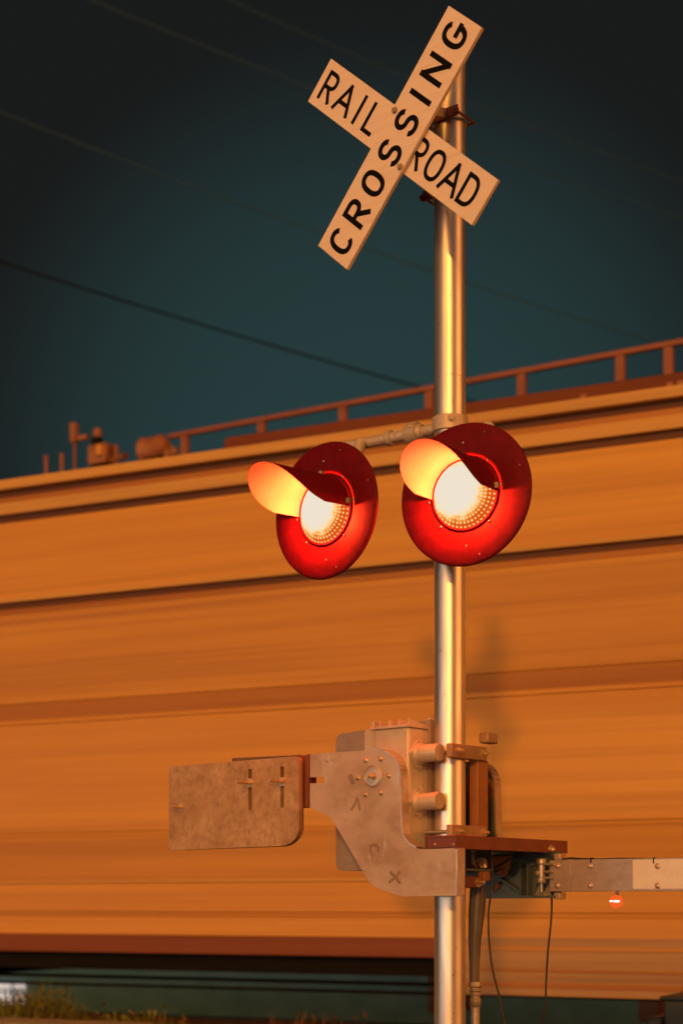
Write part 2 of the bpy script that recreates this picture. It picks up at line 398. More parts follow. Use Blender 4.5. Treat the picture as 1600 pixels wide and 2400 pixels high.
# ================================================================== flashing lights
def make_light():
    t = root('flashing_light', (0,0,0))
    Rd, rl = .296, .143
    prof = [(rl+.004,.004),(rl+.012,0),(.22,-.004),(Rd-.012,-.006),(Rd-.003,-.002),(Rd,.006),(Rd-.006,.009),(.2,.010),(rl,.012)]
    d = MB().lathe((0,0,0),(0,1,0),prof,96).build('background_disc', M['disc'], t)
    for a in (92,-88,52,8,-48,-132,148,-175):
        rr = .165 if a not in (92,-88) else .215
        MB().dome((rr*math.cos(R(a)), -.002, rr*math.sin(R(a))), (0,-1,0), .0052, .7, 10).build('disc_screw', M['steel_bolt'], d)
    for a in (70,20,-75): MB().dome((.262*math.cos(R(a)), -.004, .262*math.sin(R(a))), (0,-1,0), .0036, .7, 8).build('disc_screw', M['steel_bolt'], d)
    b = MB(); prof = []
    for i in range(15):
        r_ = rl*.985*(1-i/14); prof.append((r_, .004 + .034*(1-(r_/rl)**2)))
    b.lathe((0,0,0),(0,-1,0),prof,96).build('lens', M['lens'], t)
    MB().lathe((0,0,0),(0,-1,0),[(rl+.009,-.002),(rl+.009,.003),(rl+.005,.006),(rl+.001,.006),(rl-.003,.003),(rl-.003,-.002)],96).build('bezel', M['hood'], t)
    # hood: upper tunnel, front edge swept back towards the sides
    def shell(r_):
        g = []
        for i in range(49):
            th = R(-2 + 184*i/48); s_ = max(0., math.sin(th))
            Lf = .165 + .245*s_**.55
            row = []
            for j in range(17):
                y = .010 + (Lf-.010)*j/16; k = 1 + .05*y
                row.append((r_*k*math.cos(th), -y, r_*k*math.sin(th) - .055*y))
            g.append(row)
        return g
    def skin(A, B):
        b = MB(); vs = [p for r0 in A for p in r0] + [p for r0 in B for p in r0]; n = 49*17; fs = []
        for i in range(48):
            for j in range(16):
                a = i*17+j; fs.append((a, a+1, a+18, a+17)); fs.append((n+a, n+a+17, n+a+18, n+a+1))
        for i in range(48): a = i*17+16; fs.append((a, n+a, n+a+17, a+17))
        for i in range(48): a = i*17; fs.append((a, a+17, n+a+17, n+a))
        for j in range(16):
            fs.append((j, n+j, n+j+1, j+1)); a = 48*17+j; fs.append((a, a+1, n+a+1, n+a))
        return b.add(vs, fs, True)
    h = skin(shell(rl+.0046), shell(rl+.0062)).build('hood', M['hood'], t)
    skin(shell(rl+.0035), shell(rl+.0044)).build('hood_glow_lining', M['hood_in'], h)
    for a in (5, 90, 175):
        b = MB(); c, s_ = math.cos(R(a)), math.sin(R(a)); b.box((c*(rl+.012)-.008, -.034, s_*(rl+.012)-.012),(c*(rl+.012)+.008, -.012, s_*(rl+.012)+.012))
        b.build('hood_clip', M['galv_dull'], h, .001, 1)
    b = MB().lathe((0,0,0),(0,1,0),[(rl+.03,.010),(rl+.03,.05),(rl+.01,.09),(.10,.14),(.06,.16),(0,.162)],40)
    b.build('lamp_housing', M['bracket'], t)
    bl_ = bpy.data.lights.new('lamp_bulb', 'POINT'); bl_.energy = LAMP_W; bl_.color = (1,.095,.022); bl_.shadow_soft_size = .02
    bo_ = bpy.data.objects.new('lamp_bulb', bl_); col.objects.link(bo_); bo_.parent = t; bo_.location = (0,-.078,-.015)
    b = MB(); b.tube([(0,.12,.05),(0,.15,.16),(0,.20,.27),(0,.235,.345)], .026, 14); b.build('hanger', M['alu'], t)
    return t
def dup(o, parent=None):
    c = o.copy(); col.objects.link(c)
    if parent is not None: c.parent = parent
    for ch in list(o.children): dup(ch, c)
    return c
l1 = make_light()
PR = at(1089,1159,-.262); PL = at(762,1197,.062)
l1.location = PR; l1.rotation_euler = (0,0,R(-29.5))
l2 = dup(l1); l2.location = PL; l2.rotation_euler = (0,0,R(-41.5))
tag(l1, 'lit red flasher with round black disc, directly before the pole', 'signal light', 'red flashing signal lights')
tag(l2, 'lit red flasher with round black disc, hung at the free end of the crossarm', 'signal light', 'red flashing signal lights')

# ================================================================== gate mechanism
GA = 40.
gate = tag(root('gate_mechanism', (0,0,0), R(-GA)), 'cast crossing gate machine with rusty counterweight, steel side arms and red crossbar on pole', 'gate machine')
G = lambda x, y, w: on_w(x, y, GA, w)
Wf = .24
def gpoly(pts, w): return [G(x, y, w) for x, y in pts]
# housing
zt = on_x(1025,1706,GA,-.075).z; zb = G(940,1992,.19).z
xl = G(873,1750,.19).x; xr = -.075
h = MB().box((xl,-.19,zb),(xr,.004,zt-.01)).build('housing', M['alu'], gate, .014, 3)
b = MB(); b.box((xl-.012,-.196,zt-.012),(xr+.004,.01,zt)); 
for k in range(4):
    x = xl + .03 + k*.052
    b.prism([(x,-.185,zt-.001),(x,-.02,zt-.001),(x,-.185,zt+.024)], (.010,0,0))
b.prism([(xl-.010,-.19,zt-.001),(xl-.010,-.01,zt-.001),(xl-.010,-.15,zt+.020),(xl-.010,-.19,zt+.024)], (.02,0,0))
b.build('lid', M['alu'], gate, .003)
e = on_x(1009,1694,GA,-.092)
b = MB(); b.tube([e+Vector((.0195*math.cos(t)*.78, +.0195*math.cos(t)*.64, .0195*math.sin(t))) for t in [i*math.pi/12 for i in range(24)]], .0042, 10, True)
b.cyl(e+Vector((0,0,-.019)), e+Vector((0,0,-.045)), .006); b.build('lifting_eye', M['steel_bolt'], gate)
# rear cover, seen beyond the housing
c0 = G(790,1722,.05); c1 = G(789,2041,.05)
b = MB(); out = round_px([(c0.x, c0.z, .035),(c0.x, c1.z, .035),(-.06, c1.z, .01),(-.06, c0.z+.03, .01)])
b.prism([(x,-.06,z) for x, z in out], (0,.24,0)); b.build('rear_cover', M['alu_dark'], gate, .012, 3)
b = MB(); ll = G(866,1702,.15); b.prism([(x,-.186,z) for x, z in round_px([(ll.x-.004,zb+.02),(xl+.006,zb+.02),(xl+.006,zt+.002),(ll.x+.002,zt-.010,.012)])], (0,.17,0))
b.build('cover_lip', M['alu'], gate, .003)
# shaft bosses on the pole side
for py in (1767,1879):
    s0 = on_x(975,py,GA,xr); b = MB()
    rr = round_px([(s0.y-.058,s0.z,.012),(s0.y,s0.z+.068,.014),(s0.y+.058,s0.z,.012),(s0.y,s0.z-.068,.014)])
    b.prism([(xr,y,z) for y, z in rr], (.016,0,0)); fl = b.build('boss_flange', M['alu'], gate, .003)
    b = MB(); b.lathe(s0, (1,0,0), [(.047,.015),(.047,.024),(.043,.030),(.0385,.034),(.038,.118),(.035,.124),(0,.124)], 36); b.build('shaft_boss', M['alu'], gate)
    for dz in (.046,-.046): MB().bolt(s0+Vector((.016,0,dz*1.17)), (1,0,0), .0085).build('flange_bolt', M['brass'], fl)
b = MB(); y0 = -.012
b.box((xr-.002,-.06,zb+.03),(xr+.012,-.045,zt-.08)); b.build('door_strip', M['galv_dull'], gate, .002)

# front side arm
OUT = [(726,1768),(872,1757,0),(934,1768,58),(938,1930,0),(946,1993,50),(1068,1987),(1068,2099),(938,2101,62),(868,2075,60),(775,1915,60),(738,1897,26),(726,1893),(726,1836),(760,1835,4),(760,1821,4),(726,1822)]
outl = round_px(OUT)
fa = MB().prism(gpoly(outl, Wf), (0,.011,0)).build('side_arm', M['plate'], gate, .0015, 1)
def strip(mb, pts, w0, w1, th):
    "upright strip following a pixel outline measured on plane w0, reaching back to w1"
    P = [G(x, y, w0) for x, y in pts]
    for p, q in zip(P, P[1:]):
        d = (q-p).normalized(); nn = Vector((-d.z,0,d.x))*th
        mb.prism([p, q, q+nn, p+nn], (0, w0-w1, 0))
edge = [p for p in outl if p[0] > 868 and p[1] < 1990 and not (p[0] > 1000)]
edge = sorted(edge, key=lambda p: (p[1] + p[0]*.35))
b = MB(); strip(b, edge, Wf+.003, Wf-.046, .008); b.build('flange', M['edge'], fa)
b = MB(); P0 = G(1066,1987,Wf+.003); P1 = G(1066,2100,Wf+.003); b.box((P0.x,P0.y,P0.z),(P0.x+.010,P0.y+.055,P1.z)); b.build('end_flange', M['edge'], fa, .0015, 1)
# hub and its bolts
hc = (874,1820)
H = G(*hc, Wf); b = MB()
b.lathe(H,(0,-1,0),[(.047,0),(.047,.003),(.043,.0045),(.041,.003),(.040,.006),(.023,.007),(.021,.004),(0,.004)],48); b.build('hub_plate', M['edge'], fa)
b = MB(); b.bolt(H+Vector((0,-.006,0)),(0,-1,0),.0165,.016,True,.018); b.build('shaft_nut', M['brass'], fa)
for dx, dy in ((857,1782),(892,1779),(911,1818),(893,1858),(856,1862),(839,1823)):
    b = MB(); p = G(dx,dy,Wf); b.lathe(p,(0,-1,0),[(.0125,0),(.0125,.002),(.009,.003)],20); b.dome(p+Vector((0,-.002,0)),(0,-1,0),.0095,.85); b.build('hub_bolt', M['brass'], fa)
# paint smudges left on the arm
def stroke(mb, pts, wd):
    P = [G(x, y, Wf+.0012) for x, y in pts]; Q = [Vector((p.x, p.z)) for p in P]
    for qd in ribbon(Q, wd): mb.add([(v.x, P[0].y, v.y) for v in qd], [(0,1,2,3)])
b = MB()
stroke(b, [(913,2043),(925,2055),(938,2071)], .013); 
b2 = MB(); stroke(b2, [(938,2042),(927,2055),(911,2069)], .012)
b3 = MB(); stroke(b3, [(866,1987),(871,1981),(880,1981),(887,1987),(885,1996)], .013); b4 = MB(); stroke(b4, [(867,1986),(868,1999),(873,2008)], .008)
b5 = MB(); stroke(b5, [(819,1816),(824,1828),(827,1838)], .022); b6 = MB(); stroke(b6, [(837,1868),(832,1884),(822,1899)], .010); b7 = MB(); stroke(b7, [(838,1872),(843,1899)], .010)
b8 = MB(); stroke(b8, [(763,1783),(769,1787)], .005)
for ms in ((b,b2),(b3,b4),(b5,),(b6,b7),(b8,)):
    q = MB()
    for i, m_ in enumerate(ms): q.add([v+Vector((0,-.00005*(i+1),0)) for v in m_.v], m_.f)
    q.build('paint_mark', M['smudge'], fa)
# rear side arm (same casting beyond the pole)
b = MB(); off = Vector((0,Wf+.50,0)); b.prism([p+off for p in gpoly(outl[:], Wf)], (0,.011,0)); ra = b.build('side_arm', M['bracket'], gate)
b = MB()
P = [G(x,y,Wf)+off for x, y in edge]
for p, q in zip(P, P[1:]):
    d = (q-p).normalized(); nn = Vector((-d.z,0,d.x))*.010; b.prism([p,q,q+nn,p+nn], (0,-.05,0))
b.build('flange', M['edge'], ra)
b = MB(); Hr = H+off; b.lathe(Hr+Vector((.02,0,-.02)),(0,-1,0),[(0,.012),(.05,.012),(.055,.004),(.085,.004),(.09,0)],30); b.box((Hr.x+.00,Hr.y-.02,Hr.z-.13),(Hr.x+.06,Hr.y-.004,Hr.z-.06))
b.build('crank_disc', M['gear'], ra, .003)
# joint piece and counterweight
q0 = G(703,1771,Wf-.02); q1 = G(729,1892,Wf-.02)
b = MB(); b.box((q0.x-.03,-(Wf-.02),q1.z),(q1.x+.004,-(Wf-.05),q0.z)); b.box((q1.x-.006,-(Wf+.004),q1.z),(q1.x+.004,-(Wf-.05),q0.z+.002)); b.build('joint_plate', M['red_brown'], gate, .002)
WW = .262
co = round_px([(396,1797,10),(396,1993,10),(700,1981,42),(700,1772,11)])
def slot(cx, y0, y1, r_=4.2):
    return arc2(cx, y1, r_, r_, 0, 180, 8) + arc2(cx, y0, r_, r_, 180, 360, 8)
sl = [slot(586,1806,1896), slot(661,1800,1890)]
cw = MB().prism(gpoly(co, WW), (0,.028,0), [gpoly(s_, WW) for s_ in sl]).build('counterweight', M['weight'], gate, .003)
co2 = round_px([(400,1801,10),(400,1993,8),(703,1982,46),(703,1776,9)])
MB().prism(gpoly(co2, WW-.0285), (0,.024,0)).build('counterweight', M['weight_edge'], gate, .003)
b = MB(); b.prism(gpoly(round_px([(544,1777),(544,1790),(704,1780),(704,1769)]), WW-.054), (0,.012,0)); b.build('weight_backing', M['weight_edge'], gate)
for bx, by, L_, r_ in ((587,1835,.078,.0135),(663,1832,.075,.0135),(424,1892,.046,.012)):
    p = G(bx,by,WW); b = MB()
    b.cyl(p, p+Vector((0,-.004,0)), r_*1.5, 20); b.tube([p+Vector((0,-.004,0)), p+Vector((0,-.017,0))], r_, 6); b.cyl(p+Vector((0,-.004,0)), p+Vector((0,-.017-L_,0)), r_*.55, 14)
    b.build('stud', M['brass'], cw)

# pole clamps
def clamp(py0, py1, x0, w0, w1):
    a = on_x(1043,py0,GA,x0); c = on_x(1043,py1,GA,x0); b = MB()
    b.box((x0-.03,-w0,c.z),(x0,-w1,a.z)); ob = b.build('pole_clamp', M['clamp'], gate, .006, 3)
    for w in (w0-.045, w1+.03):
        b = MB(); b.bolt((x0,-w,(a.z+c.z)/2),(1,0,0),.0135,.016,True,.014); b.build('clamp_bolt', M['brass'], ob)
        b = MB(); b.cyl((x0-.03,-w,(a.z+c.z)/2),(-.12,-w,(a.z+c.z)/2),.008,12); b.build('clamp_rod', M['galv_dull'], ob)
    return a.z
pz = clamp(1739,1773,.100,.125,-.135)
clamp(1931,1962,.100,.125,-.135)
t0 = on_w(1100,1721,GA,-.14)
b = MB(); b.box((.065,.12,t0.z-.045),(.115,.20,t0.z)); b.build('clamp_block', M['clamp'], gate, .008, 3)
b = MB(); u0 = on_x(1100,1778,GA,.085); u1 = on_x(1100,1940,GA,.085)
b.box((.04,.085,u1.z-.03),(.085,.165,u0.z)); b.build('mounting_plate', M['gear'], gate, .004)

# crossbar between the side arms
k0 = G(995,1960,Wf+.012); k1 = G(1067,1957,Wf+.012); k2 = G(1067,1986,Wf+.012)
b = MB(); th = .007
b.box((k0.x,k0.y,k1.z-th),(k1.x,.60,k1.z)); b.box((k1.x-th,k0.y+.0,k2.z-.005),(k1.x,.60,k1.z-th)); b.box((k0.x,k0.y+.0,k2.z),(k0.x+th,.60,k1.z-th))
b.box((k0.x+th,k0.y+.004,k2.z),(k1.x-th,k0.y+.010,k1.z-th))
cb = b.build('crossbar', M['red_brown'], gate, .0015, 1)  # its red brown holds painted lamp glow
for px in (1019,1062): MB().dome(G(px,1979,Wf+.012),(0,-1,0),.0055,.7).build('rivet', M['edge'], cb)
b = MB(); b.bolt((k1.x, .46, k2.z+.012),(1,0,0),.013,.014,False); b.dome((k1.x+.012,.46,k2.z+.008),(1,0,0),.013,.9); b.build('crossbar_bolt', M['brass'], cb)
# gate arm bracket hanging below the crossbar
AW = -.47
B0 = G(1130,2002,AW); B1 = G(1296,2104,AW)
b = MB(); ln = round_px([(1085,1996),(1128,2000),(1126,2098,14),(1150,2106,20),(1313,2103),(1313,1996)])
b.prism(gpoly(ln, AW), (0,.008,0)); bk = b.build('arm_bracket', M['bracket'], gate, .001, 1)
b = MB()
for poly in ([(1128,2098),(1140,2106),(1310,2105),(1310,2099)],[(1140,1998),(1140,2005),(1290,2001),(1290,1995)]):
    b.prism(gpoly(poly, AW), (0,-.05,0)); b.build('rim', M['bracket'], bk); b = MB()
def bar(mb, p, q, w_, d_=.03):
    P, Q = G(*p, AW), G(*q, AW); d = (Q-P).normalized(); nn = Vector((-d.z,0,d.x))*w_; mb.prism([P+nn,Q+nn,Q-nn,P-nn], (0,-d_,0))
bar(b,(1178,2058),(1232,2096),.005); b.build('rib', M['bracket'], bk); b = MB(); bar(b,(1148,2045),(1210,2010),.006); bar(b,(1231,2022),(1231,2103),.005,.045); bar(b,(1247,2026),(1247,2103),.004,.04)
bar(b,(1205,2012),(1256,2026),.008,.02)
b.build('rib', M['bracket'], bk)
b = MB(); hp = G(1268,2012,AW+.05); hq = G(1268,2070,AW+.05)
b.lathe((hp.x,hp.y,hq.z),(0,0,1),[(0,0),(.022,0),(.024,.006),(.024,.022),(.018,.026),(.018,.082),(.023,.086),(.023,hp.z-hq.z-.004),(.02,hp.z-hq.z),(0,hp.z-hq.z)],24)
b.cyl((hp.x,hp.y,hq.z-.04),(hp.x,hp.y,hq.z),.008)
for zz in (.025,.052,.085): b.box((hp.x,hp.y-.012,hq.z+zz-.006),(G(1296,2050,AW+.05).x,hp.y+.006,hq.z+zz+.004))
b.bolt((hp.x-.004,hp.y-.022,hq.z+.045),(.2,-1,0),.008)
b.build('hinge', M['galv_dull'], bk, .002)
b = MB(); b.prism(gpoly([(1252,2101),(1262,2074),(1276,2101)], AW+.03), (0,.01,0)); b.prism(gpoly([(1268,2101),(1284,2074),(1290,2101)], AW+.02), (0,.01,0)); b.build('gusset', M['galv_dull'], bk)
b = MB(); b.prism(gpoly([(1152,2008),(1200,2004),(1190,2035),(1155,2040)], AW+.03), (0,.02,0)); b.prism(gpoly([(1160,2045),(1196,2028),(1184,2056),(1172,2056)], AW+.045), (0,.01,0)); b.prism(gpoly([(1155,2070),(1164,2066),(1168,2074),(1156,2094)], AW+.02), (0,.01,0))
b.build('lug', M['gear'], bk, .003)
b = MB(); g0 = G(1128,2022,-.22); b.lathe(g0+Vector((0,0,-.022)),(0,0,1),[(0,0),(.028,0),(.027,.02),(.02,.036),(.008,.044),(0,.044)],24); b.bolt(g0+Vector((-.022,-.018,-.004)),(-.6,-.8,0),.007); b.build('brass_cap', M['brass'], gate)
b = MB(); g1 = G(1118,2040,-.2); b.box((g1.x-.03,-.165,g1.z-.006),(g1.x+.06,-.06+.3,g1.z+.006)); b.build('cap_plate', M['bracket'], gate, .002)
# lower clamp bar
r0 = on_x(1090,2053,GA,.085); r1 = on_x(1090,2081,GA,.085)
b = MB(); b.box((.045,-.02,r1.z),(.085,.11,r0.z)); ob = b.build('pole_clamp', M['red_brown'], gate, .004)
b = MB(); b.bolt((.085,.085,(r0.z+r1.z)/2),(1,0,0),.016,.02,True,.014); b.build('clamp_bolt', M['brass'], ob)
b = MB(); b.box((.09,.08,r0.z-.02),(.12,.13,r0.z+.02)); b.build('clamp_lug', M['gear'], gate, .003)

# ================================================================== gate arm
GR = .0
garm = tag(root('crossing_barrier', (0,0,0), R(-GA)), 'lowered barrier arm of bare and white reflective metal strip reaching off to the side', 'barrier arm')
ZA0 = G(1300,2016,AW+.01).z; ZA1 = G(1300,2090,AW+.01).z; XA = G(1297,2050,AW+.01).x
XE = G(1490,2050,AW+.01).x; yA = -(AW+.01)
b = MB(); b.box((XA,yA-.028,ZA1),(XE,yA,ZA0)); b.build('arm_root', M['arm_alu'], garm, .002)
b = MB(); b.box((XA-.002,yA-.033,ZA1+.001),(G(1346,2050,AW+.01).x,yA-.0285,ZA0-.001)); b.build('root_plate', M['arm_alu'], garm, .0015, 1)
b = MB(); b.box((XE+.0003,yA-.028,ZA1),(XE+3.6,yA,ZA0)); b.build('arm_beam', M['arm_alu'], garm, .002)
for k in range(9):
    x0 = XE+.0005+k*.4
    b = MB(); b.box((x0,yA-.0297,ZA1+.010),(x0+.3995,yA-.0282,ZA0-.006)); b.build('reflective_sheet', M['arm_white' if k % 2 == 0 else 'arm_red'], garm)
for px in (1307,1382,1540):
    for py in (2030,2076):
        p = G(px,py,AW+.04); b = MB(); p.y = yA-.030 if px > 1350 else yA-.0335
        b.lathe(p,(0,-1,0),[(.0135,0),(.0135,.002),(.009,.003)],18); b.dome(p+Vector((0,-.002,0)),(0,-1,0),.0105,.7); b.build('bolt', M['edge'], garm)
b = MB()
for py0, py1 in ((2001,2016),(2092,2108)):
    c0_, c1_ = G(1303,py0,AW+.01), G(1317,py1,AW+.01); MB().box((c0_.x,yA-.02,c1_.z),(c1_.x,yA+.03,c0_.z)).build('clamp_block', M['edge'], garm, .002)
cpts = [(1146,1996),(1200,1998),(1252,1999),(1278,2001),(1290,2012),(1300,2025),(1312,2014),(1330,2011),(1362,2013),(1400,2014),(1450,2012),(1530,2013),(1640,2013),(1800,2012)]
b = MB(); b.tube([Vector((G(x,y,AW+.05).x, yA-.02, G(x,y,AW+.05).z)) for x, y in cpts], .0045, 10); b.build('arm_cable', M['rubber'], garm)
b = MB()
for px in (1386,1533): 
    p = G(px,2014,AW+.03); MB().box((p.x-.003,yA-.031,p.z-.018),(p.x+.003,yA-.010,p.z+.008)).build('cable_tie', M['rubber'], garm)
p = G(1441,2113,AW-.01)
b = MB().lathe(p,(0,-1,0),[(0,.0),(.030,0),(.030,.0)],32); b = MB(); b.lathe(p,(0,-1,0),[(0,-.02),(.0275,-.02),(.0275,.003),(0,.005)],32); lamp = b.build('arm_lamp', M['led_red'], garm)
b = MB()
b.tube([p+Vector((-.022,-.009,.002)),p+Vector((-.008,-.009,.002))],.0045,10); b.tube([p+Vector((.0,-.009,.001)),p+Vector((.024,-.009,.001))],.0055,10); b.build('lamp_tube', M['led_white'], lamp)
b = MB(); b.box((p.x-.006,p.y+.012,p.z),(p.x+.006,p.y+.02,ZA1+.02)); b.box((p.x-.006,yA+.0005,ZA1+.02),(p.x+.006,p.y+.02,ZA1+.03)); b.build('lamp_stem', M['arm_alu'], lamp)

# hanging cables and the conduit riser
def smooth(pts, n=8):
    P = [Vector(p) for p in pts]; P = [P[0]*2-P[1]] + P + [P[-1]*2-P[-2]]; out = []
    for i in range(1, len(P)-2):
        for k in range(n):
            t = k/n; a, b_, c, d = P[i-1], P[i], P[i+1], P[i+2]
            out.append(.5*((2*b_)+(-a+c)*t+(2*a-5*b_+4*c-d)*t*t+(-a+3*b_-3*c+d)*t**3))
    return out + [P[-2]]
b = MB(); b.tube(smooth([at(1146,1992,.05),at(1153,2040,.03),at(1150,2090,.0),at(1144,2140,.0),at(1145,2200,.0),at(1153,2270,.0),at(1168,2330,.0),at(1180,2390,.0),at(1196,2450,.0),at(1225,2490,.02),at(1255,2455,.1),at(1266,2400,.2),at(1276,2365,.25),at(1279,2300,.3),at(1283,2230,.3),at(1291,2150,.3),at(1292,2085,.3),at(1291,2050,.3)]), .0046, 10)
tag(b.build('hanging_cable', M['rubber']), 'thin black cable drooping in a loop beneath the gate arm bracket', 'cable')
con = tag(root('conduit_riser', (.1,.14,0)), 'dark conduit pipe with threaded coupling rising close beside the pole', 'conduit')
def L0(p): return Vector(p)-Vector((.1,.14,0))
b = MB(); b.tube([L0(at(1121,2075,.14)),L0(at(1117,2130,.14)),L0(at(1112,2200,.14)),L0(at(1111,2260,.14)),L0(at(1111,2300,.14))],[.037,.037,.029,.0225,.0215],20); b.build('boot', M['conduit'], con)
cp = L0(at(1113,2300,.14)); lo = L0(at(1113,2362,.14))
b = MB(); dz = cp.z-lo.z
b.lathe(lo,(0,0,1),[(0,0),(.024,0),(.024,.008),(.027,.012),(.027,.038),(.022,.042),(.022,.052),(.026,.054),(.026,.058),(.021,.062),(.021,.070),(.027,.074),(.027,.078),(.0225,.082),(.0225,.09),(.028,.092),(.028,dz-.004),(.026,dz),(0,dz)],8,False); b.build('coupling', M['galv_dull'], con, .0015)
b = MB(); b.cyl((lo.x,lo.y,-.02),lo,.0205); b.build('pipe', M['galv_dull'], con)

# ================================================================== train
TA = 63.9; TROT = R(-26.1); d0 = 12.9
TO = Vector((CX, d0-D, 0))
car = tag(root('freight_car', TO, TROT), 'long yellow freight car with horizontal bands filling the view behind the pole', 'freight car')
def S(px): k = (px-800); return k*d0/(F*math.sin(R(TA)) + k*math.cos(R(TA)))
X0, X1 = -9.5, 10.5
def z_(r): return EH + r
def panel(name, m, zlo, zhi, y, x0=X0, x1=X1, th=.06, bev=.006):
    return MB().box((x0,y,zlo),(x1,y+th,zhi)).build(name, M[m], car, bev)
panel('top_rail','yellow_wash',z_(3.612),z_(3.70),-.075,th=.16,bev=.012)
panel('letterboard','dark_band',z_(3.555),z_(3.6115),-.0,th=.05)  # shade under the top rail put into the band's colour
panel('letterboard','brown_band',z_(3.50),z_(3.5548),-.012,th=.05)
panel('fascia_rail','yellow_wash',z_(3.395),z_(3.4998),-.05,th=.10,bev=.01)
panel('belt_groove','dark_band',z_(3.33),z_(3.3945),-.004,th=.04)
panel('side_panel','yellow',z_(2.665),z_(3.3298),-.022,th=.05)
panel('belt_rail','yellow_wash',z_(2.625),z_(2.6645),-.045,th=.07,bev=.008)
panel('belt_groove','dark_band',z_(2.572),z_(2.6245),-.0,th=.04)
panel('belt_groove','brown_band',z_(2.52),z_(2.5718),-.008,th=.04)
panel('side_panel','ochre',z_(1.735),z_(2.5195),-.018,th=.05)
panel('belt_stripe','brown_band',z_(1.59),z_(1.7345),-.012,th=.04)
panel('belt_rail','yellow',z_(1.55),z_(1.5895),-.03,th=.06,bev=.006)
panel('side_panel','yellow',z_(.60),z_(1.5495),-.02,th=.05)
panel('belt_groove','ochre',z_(.565),z_(.5995),-.014,th=.04)
panel('side_panel','ochre',z_(.20),z_(.5645),-.02,th=.05)
panel('belt_rail','yellow_wash',z_(.165),z_(.1995),-.04,th=.06,bev=.006)
panel('side_panel','yellow',z_(-.08),z_(.1645),-.022,th=.05)
panel('belt_groove','ochre',z_(-.115),z_(-.0805),-.010,th=.04)
panel('side_panel','yellow',z_(-.274),z_(-.1155),-.022,th=.05)
panel('side_sill','sill',z_(-.426),z_(-.2745),-.016,th=.10)
# deep centre sill skirt
sk = [(S(735),z_(-.276)),(S(745),z_(-.42)),(S(880),z_(-.50)),(S(930),z_(-.70)),(X1-3.4,z_(-.70)),(X1-2.8,z_(-.44)),(X1-2.8,z_(-.276))]
sk = [(S(1030),z_(-.262)),(S(1034),z_(-.45)),(S(1050),z_(-.52)),(S(1066),z_(-.70)),(X1-3.4,z_(-.70)),(X1-2.8,z_(-.44)),(X1-2.8,z_(-.262))]
MB().prism([(x,-.030,z) for x, z in sk],(0,.013,0)).build('skirt', M['tan'], car, .004)
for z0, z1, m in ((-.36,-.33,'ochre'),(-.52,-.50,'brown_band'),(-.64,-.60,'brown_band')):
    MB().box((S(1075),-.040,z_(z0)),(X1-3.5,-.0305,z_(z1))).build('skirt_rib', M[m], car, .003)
# roof
b = MB(); zr = z_(3.70)
b.add([(X0,-.06,zr-.01),(X1,-.06,zr-.01),(X1,2.96,zr-.01),(X0,2.96,zr-.01),(X0,.5,zr+.05),(X1,.5,zr+.05),(X1,2.4,zr+.05),(X0,2.4,zr+.05)],
      [(0,1,5,4),(4,5,6,7),(7,6,2,3),(3,2,1,0),(0,4,7,3),(1,2,6,5)]); b.build('roof', M['roof_red'], car)
b = MB(); xs = S(395)-.1
b.prism([(xs,1.0,zr+.051),(xs,1.1,zr+.47),(xs,1.2,zr+.50),(xs,1.7,zr+.50),(xs,1.8,zr+.47),(xs,1.9,zr+.051)],(X1-.3-xs,0,0)); b.build('roof_trough', M['roof_red'], car, .01)
# small fittings on the roof edge at the near end
for px in (1357,1560,1585): x = S(px); MB().box((x,.0,zr-.001),(x+.05,.08,zr+.05)).build('roof_lug', M['gear'], car, .005)
# body core, ends, far side and underframe
MB().box((X0,.07,z_(-.42)),(X1,2.92,z_(3.66))).build('body', M['ochre'], car)
MB().box((X0+.2,.10,z_(-.575)),(X1-.2,.34,z_(-.425))).build('underframe', M['under'], car, .004)
b = MB(); b.box((X0+.2,1.2,z_(-.60)),(X1-.2,1.75,z_(-.4225))); b.build('centre_sill', M['under'], car)
b = MB(); b.tube([(X0+2.4,.42,z_(-.655)),(X1-4,.42,z_(-.655))], .016, 10); b.build('brake_pipe', M['under'], car)
MB().tube([(X0+2.4,.62,z_(-.74)),(X1-4,.62,z_(-.74))], .014, 10).build('brake_pipe', M['under'], car)
for x in (-4.5,3.3,5.9): MB().box((x,.2,z_(-.70)),(x+.03,2.8,z_(-.6005))).build('brake_hanger', M['under'], car)
RT = .02   # rail top
for xc in (X0+1.9, X1-1.9):
    for yc in (.22, 2.62):
        b = MB(); b.prism([(xc-1.25,yc,.42),(xc-1.0,yc,.70),(xc+1.0,yc,.70),(xc+1.25,yc,.42),(xc+.85,yc,.36),(xc+.4,yc,.24),(xc-.4,yc,.24),(xc-.85,yc,.36)],(0,.1,0)); b.build('truck_frame', M['under'], car, .01)
    for dx in (-.85,.85):
        b = MB()
        for yw, sgn in ((.66,1),(2.10,-1)):
            b.lathe((xc+dx,yw,RT+.46),(0,sgn,0),[(0,-.06),(.12,-.06),(.15,-.02),(.40,-.03),(.46,-.06),(.462,.05),(.49,.06),(.49,.085),(.40,.06),(.15,.05),(0,.05)],40)
        b.cyl((xc+dx,.3,RT+.46),(xc+dx,2.5,RT+.46),.08); b.build('wheelset', M['rail'], car)

